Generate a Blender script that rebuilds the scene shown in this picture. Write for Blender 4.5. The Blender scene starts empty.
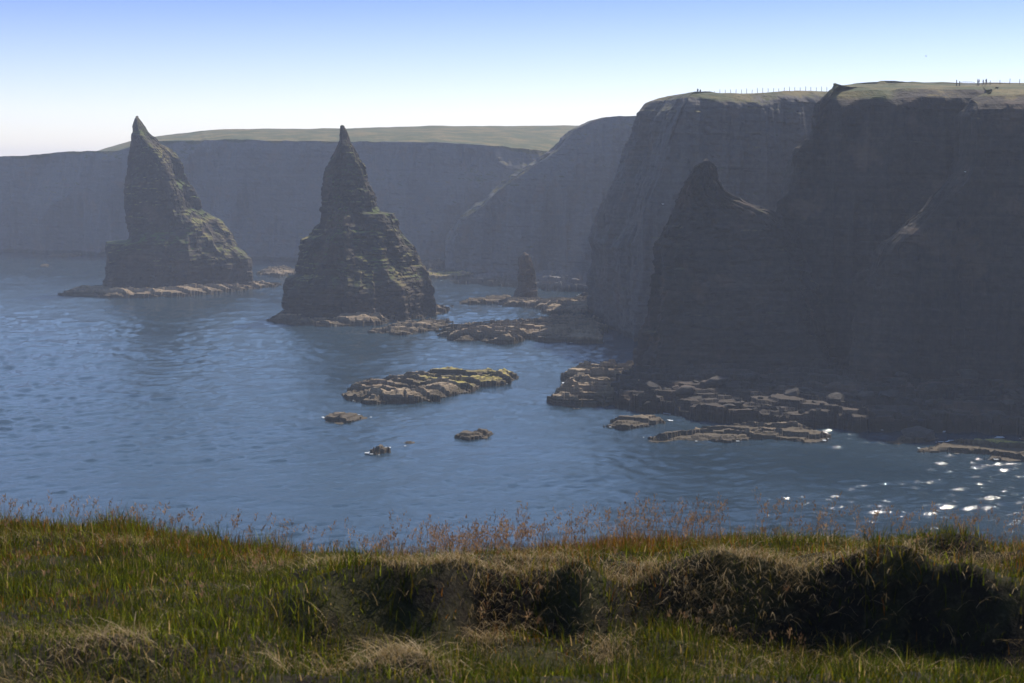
import bpy, bmesh, math, random
import numpy as np

random.seed(7)
RNG = np.random.default_rng(11)
SC = bpy.context.scene
COL = SC.collection
R = math.radians

# ------------------------------------------------------------------ survey of the place
F, CX, CY, EYE = 1422.0, 512.0, 341.5, 45.0          # focal length in pixels, image centre, eye above the sea
PITCH = math.atan(171.5 / F)
SP, CP = math.sin(PITCH), math.cos(PITCH)
SUN_AZ, SUN_EL = R(36), R(50)                        # clockwise from the view direction, above the horizon


def ray(px, py):
    cx, cy = (px - CX) / F, (CY - py) / F
    return cx, CP + cy * SP, -SP + cy * CP


def at(px, py, d):
    """x and height of the point seen at a pixel, d metres ahead"""
    a, b, c = ray(px, py)
    return a * d / b, EYE + c * d / b


def on(px, py, z=0.0):
    """ground position of a pixel on the level z"""
    a, b, c = ray(px, py)
    t = (z - EYE) / c
    return a * t, b * t


# ------------------------------------------------------------------ noise
def _hash(i, j, k, seed):
    with np.errstate(over='ignore'):
        h = (i.astype(np.int64) * 374761393 + j.astype(np.int64) * 668265263 + k.astype(np.int64) * 2147483647 + seed * 974711) & 0xFFFFFFFF
        h = ((h ^ (h >> 13)) * 1274126177) & 0xFFFFFFFF
        h = ((h ^ (h >> 16)) * 2246822519) & 0xFFFFFFFF
        h = h ^ (h >> 15)
    return (h & 0xFFFFFF) / float(0xFFFFFF)


def vnoise(x, y, z, seed=0):
    x, y, z = np.broadcast_arrays(np.asarray(x, float), np.asarray(y, float), np.asarray(z, float))
    i, j, k = np.floor(x), np.floor(y), np.floor(z)
    fx, fy, fz = x - i, y - j, z - k
    fx, fy, fz = [f * f * f * (f * (f * 6 - 15) + 10) for f in (fx, fy, fz)]
    out = 0
    for a in (0, 1):
        for b in (0, 1):
            for c in (0, 1):
                w = (fx if a else 1 - fx) * (fy if b else 1 - fy) * (fz if c else 1 - fz)
                out = out + w * _hash(i + a, j + b, k + c, seed)
    return out * 2 - 1


def fbm(x, y, z, seed=0, oct=4, gain=.5):
    s, a, n = 0, 1.0, 0
    for o in range(oct):
        s = s + a * vnoise(np.asarray(x) * 2 ** o, np.asarray(y) * 2 ** o, np.asarray(z) * 2 ** o, seed + o * 17)
        n += a
        a *= gain
    return s / n


def sstep(a, b, x):
    t = np.clip((x - a) / (b - a), 0, 1)
    return t * t * (3 - 2 * t)


def rock_disp(x, y, z, s, seed, big=3.0, joint=1.2, block=1.0, th=2.2, bw=4.0, gully=0.0):
    """outward displacement of a bedded, jointed sandstone face"""
    d = big * fbm(x / 32, y / 32, z / 45, seed, 3)
    r = 1 - 2 * np.abs(vnoise(x / 9, y / 9, z / 70, seed + 3))
    d = d + joint * r + joint * .6 * (1 - 2 * np.abs(vnoise(x / 3.6, y / 3.6, z / 26, seed + 4)))
    if gully:
        d = d + gully * (.6 - 2.6 * np.abs(vnoise((x + .42 * z) / 24, (y + .2 * z) / 24, z / 120, seed + 12)))
    zz = z + .035 * x + 2.2 * fbm(x / 22, y / 22, z / 22, seed + 5, 2)
    for t, w, am in ((th, bw, block), (th * .37, bw * .45, block * .5)):
        i = np.floor(zz / t)
        j = np.floor(s / w + _hash(i, i * 0 + 3, i * 0, seed) * 9 + .5 * vnoise(s / 9, i * .7, 0, seed + 8))
        d = d + am * (_hash(i, j, j * 0 + 2, seed + 6) - .5) + am * .4 * (_hash(i, i * 0, i * 0 + 1, seed + 7) - .5)
    d = d - .8 * joint
    return d + .35 * block * fbm(x / 1.7, y / 1.7, z / 1.1, seed + 9, 2)


# ------------------------------------------------------------------ materials
def new_mat(name):
    m = bpy.data.materials.new(name)
    m.use_nodes = True
    nt = m.node_tree
    nt.nodes.clear()
    return m, nt


class NT:
    """shorthand for wiring shader nodes"""

    def __init__(self, nt):
        self.nt = nt

    def n(self, kind, **kw):
        nd = self.nt.nodes.new(kind)
        ins = kw.pop('ins', {})
        for k, v in kw.items():
            setattr(nd, k, v)
        for k, v in ins.items():
            s = nd.inputs[k]
            if isinstance(v, bpy.types.NodeSocket):
                self.nt.links.new(v, s)
            else:
                s.default_value = v
        return nd

    def math(self, op, a, b=0.0, clamp=False):
        return self.n('ShaderNodeMath', operation=op, use_clamp=clamp, ins={0: a, 1: b}).outputs[0]

    def noise(self, vec, scale, detail=4, rough=.55, dist=0.0):
        return self.n('ShaderNodeTexNoise', ins={'Vector': vec, 'Scale': scale, 'Detail': detail, 'Roughness': rough, 'Distortion': dist}).outputs[0]

    def mapping(self, vec, scale):
        return self.n('ShaderNodeMapping', ins={'Vector': vec, 'Scale': scale}).outputs[0]

    def ramp(self, fac, stops):
        nd = self.n('ShaderNodeValToRGB', ins={0: fac})
        cr = nd.color_ramp
        while len(cr.elements) < len(stops):
            cr.elements.new(.5)
        for e, (p, c) in zip(cr.elements, stops):
            e.position = p
            e.color = (*c, 1) if len(c) == 3 else c
        return nd.outputs[0]

    def mix(self, fac, a, b):
        nd = self.n('ShaderNodeMix', data_type='RGBA')
        for k, v in ((0, fac), (6, a), (7, b)):
            s = nd.inputs[k]
            if isinstance(v, bpy.types.NodeSocket):
                self.nt.links.new(v, s)
            else:
                s.default_value = v if not isinstance(v, tuple) or len(v) == 4 else (*v, 1)
        return nd.outputs[2]

    def step(self, x, a, b):
        nd = self.n('ShaderNodeMapRange', interpolation_type='SMOOTHSTEP', ins={0: x, 1: a, 2: b, 3: 0.0, 4: 1.0})
        return nd.outputs[0]


def rock_material(name, dark, light, green=(.052, .060, .017), straw=(.14, .108, .04), slope_grass=True, wet=True, lichen=None, beds=.95, steep=(.78, .95), cover0=.5, bump=.9):
    m, nt = new_mat(name)
    w = NT(nt)
    geo = w.n('ShaderNodeNewGeometry')
    pos = geo.outputs['Position']
    sep = w.n('ShaderNodeSeparateXYZ', ins={0: pos})
    z = sep.outputs[2]
    nz = w.n('ShaderNodeSeparateXYZ', ins={0: geo.outputs['True Normal']}).outputs[2]
    big = w.noise(pos, .045, 5, .6)
    fine = w.noise(pos, .9, 6, .65)
    bed = w.noise(w.mapping(pos, (.03, .03, beds)), 1.0, 5, .7, .4)
    crack = w.noise(w.mapping(pos, (.45, .45, .05)), 1.0, 4, .6, .6)
    f = w.math('ADD', w.math('MULTIPLY', bed, .35), w.math('ADD', w.math('MULTIPLY', fine, .45), w.math('MULTIPLY', big, .25)))
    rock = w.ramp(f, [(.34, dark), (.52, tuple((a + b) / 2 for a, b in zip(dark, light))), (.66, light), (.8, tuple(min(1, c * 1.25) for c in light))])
    rock = w.mix(w.math('MULTIPLY', w.step(crack, .56, .72), .35), rock, tuple(c * .55 for c in dark))
    rock = w.mix(w.math('MULTIPLY', w.step(w.noise(pos, .12, 4), .54, .7), .35), rock, (.17, .105, .065))
    rough = .9
    if wet:                                            # weed-dark band the tide reaches
        tide = w.step(w.math('ADD', z, w.math('MULTIPLY', w.noise(pos, .3, 3), 2.0)), 3.2, 1.8)
        rock = w.mix(w.math('MULTIPLY', tide, .75), rock, (.028, .024, .016))
    if lichen:
        lat = w.n('ShaderNodeAttribute', attribute_name='lichen').outputs['Fac']
        rock = w.mix(w.math('MULTIPLY', w.math('MULTIPLY', lat, w.step(nz, .3, .8)), w.step(fine, .36, .56)), rock, lichen)
    gat = w.n('ShaderNodeAttribute', attribute_name='grass').outputs['Fac']
    gn = w.noise(pos, .22, 5, .65)
    cover = gat
    if slope_grass:
        sl = w.math('MULTIPLY', w.step(nz, *steep), w.step(gn, cover0, cover0 + .16))
        sl = w.math('MULTIPLY', sl, w.step(z, 7.0, 14.0))
        cover = w.math('MAXIMUM', gat, sl)
    turf = w.mix(w.step(w.noise(pos, .07, 4), .42, .62), green, straw)
    turf = w.mix(w.step(w.noise(pos, .8, 4), .5, .7), turf, tuple(c * .6 for c in green))
    col = w.mix(cover, rock, turf)
    hgt = w.math('ADD', w.math('MULTIPLY', bed, .8), w.math('ADD', w.math('MULTIPLY', fine, .7), w.math('MULTIPLY', crack, .8)))
    hgt = w.math('ADD', hgt, w.math('MULTIPLY', w.noise(pos, 3.2, 4, .6), .25))
    bmp = w.n('ShaderNodeBump', ins={'Strength': bump, 'Distance': .55, 'Height': hgt})
    p = w.n('ShaderNodeBsdfPrincipled', ins={'Base Color': col, 'Roughness': rough, 'Specular IOR Level': .2, 'Normal': bmp.outputs[0]})
    out = w.n('ShaderNodeOutputMaterial')
    nt.links.new(p.outputs[0], out.inputs[0])
    return m


def plain(name, color, rough=.8, metal=0.0, var=.3, scale=6.0):
    m, nt = new_mat(name)
    w = NT(nt)
    tc = w.n('ShaderNodeTexCoord').outputs['Object']
    c = w.mix(w.step(w.noise(tc, scale, 4), .35, .65), tuple(x * (1 - var) for x in color), color)
    p = w.n('ShaderNodeBsdfPrincipled', ins={'Base Color': c, 'Roughness': rough, 'Metallic': metal})
    out = w.n('ShaderNodeOutputMaterial')
    nt.links.new(p.outputs[0], out.inputs[0])
    return m


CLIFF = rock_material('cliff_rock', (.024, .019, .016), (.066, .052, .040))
MIDCLIFF_HAZED = rock_material('middle_cliff_rock_haze_paled', (.062, .055, .05), (.135, .118, .103), steep=(.6, .85), cover0=.42)  # paler than the near rock: some distance haze put into the colour
FARCLIFF_HAZED = rock_material('far_cliff_rock_haze_paled', (.088, .084, .084), (.138, .132, .128), steep=(.5, .75), cover0=.42, bump=.4)  # base colour lightened to carry part of the far haze
STACK = rock_material('stack_rock', (.030, .024, .019), (.088, .069, .05), green=(.075, .10, .026), straw=(.20, .16, .055), steep=(.46, .72), cover0=.40)
LEDGE = rock_material('ledge_rock', (.09, .068, .046), (.36, .27, .17), slope_grass=False, lichen=(.34, .28, .06), beds=2.4)
BOULD = rock_material('boulder_rock', (.03, .026, .023), (.085, .073, .06), slope_grass=False, wet=False)


def make_water():
    m, nt = new_mat('sea_water')
    w = NT(nt)
    pos = w.n('ShaderNodeNewGeometry').outputs['Position']
    rot = w.n('ShaderNodeVectorRotate', rotation_type='Z_AXIS', ins={'Vector': pos, 'Angle': R(28)}).outputs[0]
    rip = w.noise(w.mapping(rot, (.75, 1.35, 1.0)), 1.0, 5, .66, .4)
    gust = w.noise(w.mapping(rot, (.006, .018, .01)), 1.0, 4, .6, 1.0)
    h = w.math('ADD', w.math('MULTIPLY', rip, .75), w.math('MULTIPLY', w.noise(w.mapping(rot, (3.0, 5.0, 1.0)), 1.0, 3, .6), .3))
    st = w.math('ADD', .45, w.math('MULTIPLY', w.step(gust, .36, .62), .35))
    b = w.n('ShaderNodeBump', ins={'Strength': st, 'Distance': .19, 'Height': h})
    deep = w.mix(w.step(gust, .3, .7), (.016, .032, .048), (.026, .046, .064))
    p = w.n('ShaderNodeBsdfPrincipled', ins={'Base Color': deep, 'Roughness': .09, 'IOR': 1.333, 'Normal': b.outputs[0]})
    out = w.n('ShaderNodeOutputMaterial')
    nt.links.new(p.outputs[0], out.inputs[0])
    return m


def blade_mat(name, transl=.4):
    m, nt = new_mat(name)
    w = NT(nt)
    c = w.n('ShaderNodeAttribute', attribute_name='tint').outputs['Color']
    d = w.n('ShaderNodeBsdfPrincipled', ins={'Base Color': c, 'Roughness': .7, 'Specular IOR Level': .08})
    t = w.n('ShaderNodeBsdfTranslucent', ins={'Color': c})
    mx = w.n('ShaderNodeMixShader', ins={0: transl, 1: d.outputs[0], 2: t.outputs[0]})
    out = w.n('ShaderNodeOutputMaterial')
    nt.links.new(mx.outputs[0], out.inputs[0])
    return m


def soil_mat():
    m, nt = new_mat('turf_soil')
    w = NT(nt)
    pos = w.n('ShaderNodeNewGeometry').outputs['Position']
    n1, n2 = w.noise(pos, 2.2, 5, .6), w.noise(pos, 14, 5, .7)
    c = w.mix(w.step(n1, .4, .62), (.016, .012, .008), (.028, .026, .010))
    c = w.mix(w.math('MULTIPLY', w.step(n2, .5, .7), .6), c, (.06, .05, .025))
    b = w.n('ShaderNodeBump', ins={'Strength': .8, 'Distance': .05, 'Height': n2})
    p = w.n('ShaderNodeBsdfPrincipled', ins={'Base Color': c, 'Roughness': .95, 'Specular IOR Level': .1, 'Normal': b.outputs[0]})
    out = w.n('ShaderNodeOutputMaterial')
    nt.links.new(p.outputs[0], out.inputs[0])
    return m


# ------------------------------------------------------------------ mesh helpers
def tag(o, label=None, cat=None, group=None, kind=None):
    if label: o['label'] = label
    if cat: o['category'] = cat
    if group: o['group'] = group
    if kind: o['kind'] = kind
    return o


def link(name, me, mat=None, parent=None):
    o = bpy.data.objects.new(name, me)
    COL.objects.link(o)
    if mat is not None:
        me.materials.append(mat)
    if parent is not None:
        o.parent = parent
    return o


def np_mesh(name, verts, quads, tris=None, attrs=None, color=None, smooth=False):
    me = bpy.data.meshes.new(name)
    verts = np.asarray(verts, np.float32)
    quads = np.zeros((0, 4), np.int32) if quads is None else np.asarray(quads, np.int32)
    tris = np.zeros((0, 3), np.int32) if tris is None else np.asarray(tris, np.int32)
    loops = np.concatenate([quads.ravel(), tris.ravel()])
    starts = np.concatenate([np.arange(len(quads)) * 4, len(quads) * 4 + np.arange(len(tris)) * 3])
    me.vertices.add(len(verts))
    me.vertices.foreach_set('co', verts.ravel())
    me.loops.add(len(loops))
    me.loops.foreach_set('vertex_index', loops)
    me.polygons.add(len(starts))
    me.polygons.foreach_set('loop_start', starts)
    me.polygons.foreach_set('use_smooth', np.full(len(starts), smooth))
    for k, v in (attrs or {}).items():
        a = me.attributes.new(k, 'FLOAT', 'POINT')
        a.data.foreach_set('value', np.asarray(v, np.float32))
    if color is not None:
        a = me.attributes.new('tint', 'FLOAT_COLOR', 'POINT')
        c = np.ones((len(verts), 4), np.float32)
        c[:, :3] = color
        a.data.foreach_set('color', c.ravel())
    me.update(calc_edges=True)
    me.validate()
    return me


def grid_quads(nr, nc, off=0, wrap=False):
    r = np.arange(nr - 1)[:, None]
    c = np.arange(nc if wrap else nc - 1)[None, :]
    c1 = (c + 1) % nc
    q = np.stack([r * nc + c, r * nc + c1, (r + 1) * nc + c1, (r + 1) * nc + c], -1)
    return q.reshape(-1, 4) + off


def join_parts(parts):
    V, Q, G, o = [], [], [], 0
    for v, q, g in parts:
        V.append(v); Q.append(q + o); G.append(g); o += len(v)
    return np.concatenate(V), np.concatenate(Q), np.concatenate(G)


# ------------------------------------------------------------------ headlands
def lerp_tab(tab, x):
    t = np.array(sorted(tab))
    return np.interp(x, t[:, 0], t[:, 1])


BATTER = [(0, 0), (.06, 1.2), (.5, 4.0), (.92, 8), (1, 10)]
TURF = [(0, 0), (.06, 1.2), (.5, 3.0), (.95, 6.2), (.968, 7.2), (.985, 9.5), (1, 12)]


def cliff(ctrl, nu, nz, seed, nose=None, disp={}, gdepth=2.5, smooth=3, plateau_noise=.8, plat=None, swing=.3):
    """ctrl: dicts base(x,y), top (height), into (dx,dy), spine (x,y,z), prof; nose: (depth, trace in pixels)."""
    B = np.array([c['base'] for c in ctrl], float)
    s = np.concatenate([[0], np.cumsum(np.hypot(*np.diff(B, axis=0).T))])
    u = np.linspace(0, s[-1], nu)
    ip = lambda v: np.interp(u, s, v)

    def sm(a):
        if smooth <= 0: return a
        k = int(smooth)
        pad = np.concatenate([np.full(k, a[0]), a, np.full(k, a[-1])])
        return np.convolve(pad, np.ones(2 * k + 1) / (2 * k + 1), 'valid')
    bx, by = sm(ip(B[:, 0])), sm(ip(B[:, 1]))
    top = ip([c['top'] for c in ctrl])
    top = top + .9 * fbm(u / 30, 0, 0, seed + 50, 3) + .35 * fbm(u / 5, 0, 0, seed + 51, 2)
    dx, dy = sm(ip([c['into'][0] for c in ctrl])), sm(ip([c['into'][1] for c in ctrl]))
    L = np.hypot(dx, dy) + 1e-6
    dx, dy = dx / L, dy / L
    spn = np.array([c['spine'] for c in ctrl], float)
    sx, sy, sz = sm(ip(spn[:, 0])), sm(ip(spn[:, 1])), sm(ip(spn[:, 2]))
    t = np.linspace(0, 1, nz)
    profs = np.array([lerp_tab(c.get('prof', BATTER), t) for c in ctrl])
    prof = np.stack([sm(ip(profs[:, i])) for i in range(nz)])            # nz x nu
    z = -1.5 + (top[None, :] + 1.5) * t[:, None]
    x = bx[None, :] + dx[None, :] * prof
    y = by[None, :] + dy[None, :] * prof
    if nose is not None:
        d0, tr = nose
        pts = sorted((at(px, py, d0)[1], at(px, py, d0)[0]) for px, py in tr)
        nx = np.interp(z, [p[0] for p in pts], [p[1] for p in pts])
        lim = nx * (y / d0) + swing * np.maximum(d0 - y, 0)
        x = np.maximum(x, lim)
    S = np.broadcast_to(u[None, :], z.shape)
    d = rock_disp(x, y, z, S, seed, **disp) * (1 - .55 * sstep(.9, 1, t))[:, None]
    x = x - dx[None, :] * d
    y = y - dy[None, :] * d
    gn = .5 + .5 * fbm(x / 14, y / 14, z / 10, seed + 70, 3)
    below = top[None, :] - z
    g = sstep(.0, -1.2, below - gdepth * 3.2 * np.maximum(gn - .28, 0))
    if nose is not None:
        g = np.maximum(g, 0)
    fr = np.array([.015, .04, .08, .14, .22, .32, .45, .6, .78, 1.0])[:, None]
    ease = fr
    px_ = x[-1] + (sx - x[-1]) * ease
    py_ = y[-1] + (sy - y[-1]) * ease
    pz_ = z[-1] + (sz - z[-1]) * (1 - (1 - ease) ** 1.6)
    pz_ = pz_ + plateau_noise * fbm(px_ / 25, py_ / 25, 0, seed + 80, 3) * np.minimum(1, fr * 6)
    if plat is not None:                                # shared sloping top of the near headland
        zp = 60.9 + .077 * (py_ - 290) + .7 * fbm(px_ / 18, py_ / 18, 0, 77, 3) + plat
        pz_ = z[-1] + (zp - z[-1]) * np.minimum(1, fr / .14)
    X, Y, Z = np.concatenate([x, px_]), np.concatenate([y, py_]), np.concatenate([z, pz_])
    G = np.concatenate([g, np.ones_like(px_)])
    n = X.shape[0]
    return np.stack([X, Y, Z], -1).reshape(-1, 3), grid_quads(n, nu), G.ravel()


def P(px, py, z=0.0):
    return on(px, py, z)


def C(base, toppx, into, spine, dtop=None, prof=BATTER):
    """control point: base ground position, top as pixel row (seen at depth dtop), spine (px, depth, z)"""
    d = dtop or base[1] + 10
    ztop = at(CX, toppx, d)[1]
    sx = (spine[0] - CX) / F * spine[1]
    return dict(base=base, top=ztop, into=into, spine=(sx, spine[1], spine[2]), prof=prof)


def XY(px, d):
    return ((px - CX) / F * d, d)


parts = []
# far cliffs right across the bay
hill = lambda px, py, d: (px, d, at(px, py, d)[1])
far = [
    C(XY(640, 720), 150, (0, 1), hill(660, 126, 1100), prof=[(0, 0), (1, 30)]),
    C(P(545, 263), 152, (.1, 1), hill(600, 126, 1000), prof=[(0, 0), (.3, 5), (1, 24)]),
    C(P(500, 264), 146, (.1, 1), hill(520, 126, 980), prof=[(0, 0), (.3, 5), (1, 22)]),
    C(P(440, 263), 141.5, (.1, 1), hill(440, 126.5, 960)),
    C(P(390, 262), 141.5, (.1, 1), hill(390, 127, 950)),
    C(P(300, 261), 141, (.05, 1), hill(300, 130, 950)),
    C(P(235, 260), 140.5, (.05, 1), hill(228, 129.5, 960)),
    C(P(200, 258), 141, (.05, 1), hill(200, 132, 960)),
    C(P(150, 256.5), 142, (.05, 1), hill(140, 139, 980)),
    C(P(118, 256), 149, (.05, 1), hill(90, 154, 1000)),
    C(P(70, 254), 151.5, (.05, 1), hill(40, 157, 1010)),
    C(P(20, 253), 155.5, (.05, 1), hill(-20, 161, 1030)),
    C(P(-60, 252), 158, (.05, 1), hill(-100, 163, 1050)),
    C(P(-300, 250), 160, (.05, 1), hill(-360, 165, 1080)),
    C(P(-800, 248), 163, (.05, 1), hill(-900, 166, 1100)),
]
parts.append(cliff(far, 620, 90, 101, disp=dict(big=6, joint=1.8, block=.5, gully=3.5), gdepth=2.0))
v, q, g = join_parts(parts)
o = link('cliff_terrain', np_mesh('cliff_terrain', v, q, attrs={'grass': g}), FARCLIFF_HAZED)
tag(o, 'long hazy blue cliffs with a green plateau across the far side of the bay', 'cliff', kind='structure')

# second headland, sloping down to the left
tr2 = [(450, 276), (452, 245), (467, 218), (487, 201), (509, 181), (534, 164), (546, 155.6), (555, 150), (563, 140), (571, 130), (588, 121), (602, 117.5), (625, 116)]
h2 = [
    C(XY(800, 560), 112, (-.1, 1), (800, 680, 66)),
    C(XY(650, 588), 116.5, (-.1, 1), (720, 680, 66)),
    C(XY(600, 594), 117.5, (-.05, 1), (690, 670, 66)),
    C(XY(555, 600), 118, (0, 1), (670, 665, 66)),
    C(XY(510, 604), 119, (.2, 1), (660, 660, 66)),
    C(XY(470, 608), 119, (.5, 1), (650, 655, 66)),
    C(XY(450, 616), 119, (1, .3), (650, 655, 66), prof=[(0, 0), (1, 4)]),
    C(XY(456, 680), 119, (1, -.6), (655, 660, 66), prof=[(0, 0), (1, 4)]),
    C(XY(560, 760), 119, (.3, -1), (760, 690, 66)),
]
v, q, g = cliff(h2, 420, 120, 202, nose=(612, tr2), disp=dict(big=4, joint=1.6, block=.6, gully=2.0), gdepth=1.2)
o = link('cliff_terrain', np_mesh('cliff_terrain', v, q, attrs={'grass': g}), FARCLIFF_HAZED)
tag(o, 'hazy headland whose crest slopes down to the left behind the little stack', 'cliff', kind='structure')

# third headland, the tall one with the fence along its top
tr3 = [(600, 345), (597, 320), (596.5, 287), (597, 256), (594, 243.5), (601.7, 226), (610, 200), (623, 174), (636, 135), (645, 113), (651.5, 102.5), (662, 97), (690, 93), (705, 91.5)]
h3 = [
    C(XY(960, 380), 88, (-.05, 1), (960, 470, 70), prof=TURF),
    C(XY(830, 384), 89.5, (-.05, 1), (850, 470, 69.5), prof=TURF),
    C(P(760, 344), 90.5, (-.05, 1), (800, 470, 69), prof=TURF),
    C(P(690, 346), 92.5, (0, 1), (760, 470, 68), prof=TURF),
    C(P(640, 343), 94, (.3, 1), (740, 470, 67), prof=TURF),
    C(P(594, 336), 96, (.8, .7), (730, 470, 67), prof=[(0, 0), (1, 1)]),
    C(XY(588, 425), 97, (1, .1), (730, 470, 67), prof=[(0, 0), (1, 1)]),
    C(XY(596, 470), 97, (1, -.4), (735, 472, 67), prof=[(0, 0), (1, 1)]),
    C(XY(680, 540), 97, (.4, -1), (780, 475, 67)),
    C(XY(900, 560), 97, (0, -1), (900, 480, 68)),
]
v, q, g = cliff(h3, 460, 150, 303, nose=(405, tr3), disp=dict(big=3.2, joint=1.6, block=.8, th=3.0, gully=1.5), gdepth=1.8)
o = link('cliff_terrain', np_mesh('cliff_terrain', v, q, attrs={'grass': g}), MIDCLIFF_HAZED)
tag(o, 'tall shaded headland with a thin fence along its level top', 'cliff', kind='structure')

# near headland: main face, and the spur in front of it at the right
tr4 = [(836, 86), (823, 100), (814, 118), (805, 135), (792, 148), (784, 178), (779, 193), (768, 202), (752, 250), (738, 320), (725, 390)]
h4 = [
    C(XY(1250, 292), 89, (-.1, 1), hill(1250, 85, 375), prof=TURF),
    C(P(1040, 396), 89, (-.1, 1), hill(1060, 85.5, 372), prof=TURF),
    C(P(960, 394), 90, (-.1, 1), hill(980, 86, 370), prof=TURF),
    C(P(890, 391), 91, (0, 1), hill(950, 86, 370), prof=TURF),
    C(P(820, 388), 90, (.1, 1), hill(935, 86, 370), prof=TURF),
    C(P(765, 386), 88.5, (.4, 1), hill(920, 86.5, 365), prof=TURF),
    C(P(728, 383), 88.3, (1, .3), hill(920, 86.5, 365), prof=[(0, 0), (1, 4)]),
    C(XY(745, 330), 88.3, (1, -.4), hill(920, 86.5, 365), prof=[(0, 0), (1, 4)]),
    C(XY(820, 372), 88, (.6, -1), hill(935, 86, 372)),
    C(XY(1250, 430), 87.5, (0, -1), hill(1250, 85, 380)),
]
A = cliff(h4, 620, 190, 404, nose=(304, tr4), disp=dict(big=3.2, joint=1.8, block=.6, th=3.0, gully=2.6), gdepth=2.2, plat=0.0)
tr5 = [(990, 91), (972, 98), (961, 115), (958, 160), (950, 180), (927, 209), (892, 243), (866, 287), (850, 350), (838, 405)]
h5 = [
    C(XY(1330, 235), 95, (-.2, 1), hill(1330, 84, 358), prof=TURF),
    C(P(1150, 425), 95, (-.2, 1), hill(1150, 84.5, 358), prof=TURF),
    C(P(1040, 412), 95, (-.1, 1), hill(1080, 85, 358), prof=TURF),
    C(P(960, 408), 95, (0, 1), hill(1040, 85, 358), prof=TURF),
    C(P(890, 405), 95, (.3, 1), hill(1000, 85.5, 356), prof=TURF),
    C(P(845, 400), 94, (1, .4), hill(975, 86, 354), prof=[(0, 0), (1, 4)]),
    C(XY(850, 300), 93, (1, -.2), hill(970, 86, 354), prof=[(0, 0), (1, 4)]),
]
Bp = cliff(h5, 480, 180, 505, nose=(276, tr5), disp=dict(big=3.0, joint=1.8, block=.6, th=3.0, gully=2.4), gdepth=1.2, plat=.15, swing=.7)


# ------------------------------------------------------------------ stacks (ring by ring, each ring a bedded, faceted outline)
def stack(left, right, ridge, dc, depth, seed, nth=260, dz=.4, disp={}, yback=.9, wenv=10):
    """left/right: outline in pixels, ridge: front arris in pixels, dc: depth of the middle, depth: [(height, half depth)]"""
    Lp = sorted((at(px, py, dc)[1], at(px, py, dc)[0]) for px, py in left)
    Rp = sorted((at(px, py, dc)[1], at(px, py, dc)[0]) for px, py in right)
    Fp = sorted((at(px, py, dc)[1], at(px, py, dc)[0]) for px, py in ridge)
    zt = max(Lp[-1][0], Rp[-1][0])
    z = np.concatenate([np.arange(-2, zt, dz), [zt]])
    f = lambda T: np.interp(z, [p[0] for p in T], [p[1] for p in T])
    l, r, fr = f(Lp), f(Rp), f(Fp)
    l, r = np.minimum(l, r - .15), np.maximum(r, l + .15)
    b = np.interp(z, [p[0] for p in depth], [p[1] for p in depth])
    b = np.minimum(b, (r - l) * 1.3 + .2)
    c, wd = (l + r) / 2, (r - l)
    fr = np.clip(fr, l + .3 * wd, r - .12 * wd)
    one = np.ones_like(z)
    poly = np.stack([
        np.stack([l, .15 * b], -1), np.stack([l + .10 * wd, -.72 * b], -1), np.stack([fr - .05 * wd, -1.0 * b], -1), np.stack([fr, -.97 * b], -1),
        np.stack([fr + .55 * (r - fr), -.55 * b], -1), np.stack([r, -.02 * b], -1), np.stack([r - .1 * wd, .55 * b], -1),
        np.stack([c + .15 * wd, yback * b], -1), np.stack([c - .25 * wd, .85 * b], -1)], 1)       # nz x 9 x 2
    m = poly.shape[1]
    uu = np.linspace(0, m, nth, endpoint=False)
    i0 = np.floor(uu).astype(int)
    ff = (uu - i0)[None, :, None]
    pts = poly[:, i0 % m] * (1 - ff) + poly[:, (i0 + 1) % m] * ff
    k = max(1, nth // 60)
    acc = 0
    for sft in range(-k, k + 1):
        acc = acc + np.roll(pts, sft, 1)
    pts = acc / (2 * k + 1)
    X, Y = pts[..., 0], pts[..., 1] + dc
    Z = np.broadcast_to(z[:, None], X.shape)
    tx, ty = np.roll(X, -1, 1) - np.roll(X, 1, 1), np.roll(Y, -1, 1) - np.roll(Y, 1, 1)
    L = np.hypot(tx, ty) + 1e-6
    nx, ny = ty / L, -tx / L
    per = np.cumsum(np.hypot(np.diff(X, axis=1, prepend=X[:, -1:]), np.diff(Y, axis=1, prepend=Y[:, -1:])), 1)
    S = np.broadcast_to(per[len(z) // 4][None, :], X.shape)
    env = np.clip(wd / wenv, .06, 1)[:, None]
    d = rock_disp(X, Y, Z, S, seed, **disp) * env
    X, Y = X + nx * d, Y + ny * d
    V = np.stack([X, Y, Z], -1).reshape(-1, 3)
    Q = grid_quads(len(z), nth, wrap=True)
    # close the tip
    V = np.concatenate([V, [[X[-1].mean(), Y[-1].mean(), zt + .3]]])
    base = (len(z) - 1) * nth
    T = np.stack([base + np.arange(nth), base + (np.arange(nth) + 1) % nth, np.full(nth, len(V) - 1)], -1)
    return V, Q, T


# buttress leaning on the near headland, meshed together with it
bl = [(703, 159.5), (698, 163), (690, 169), (686, 175), (677.6, 189), (672, 204), (662.4, 230.5), (647, 261), (643, 300), (634, 345), (622, 392)]
br = [(707, 159.5), (714, 163), (720, 168), (723, 178), (728, 189), (738, 196), (753, 203), (775, 213), (800, 235), (830, 300), (845, 400)]
bv, bq, bt = stack(bl, br, [(708, 160), (722, 195), (770, 215), (830, 400)], 298, [(0, 17), (20, 10), (34, 4.5), (40, 2.2), (44, 3), (48, 2)], 606, nth=300, dz=.3, disp=dict(big=1.0, joint=1.3, block=1.1), wenv=6)
v, q, g = join_parts([A, Bp, (bv, bq, np.zeros(len(bv)))])
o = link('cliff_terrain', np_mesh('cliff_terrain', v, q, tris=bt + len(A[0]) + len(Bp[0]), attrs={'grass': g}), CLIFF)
tag(o, 'dark near headland with a pinnacle buttress at its seaward end', 'cliff', kind='structure')

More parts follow.
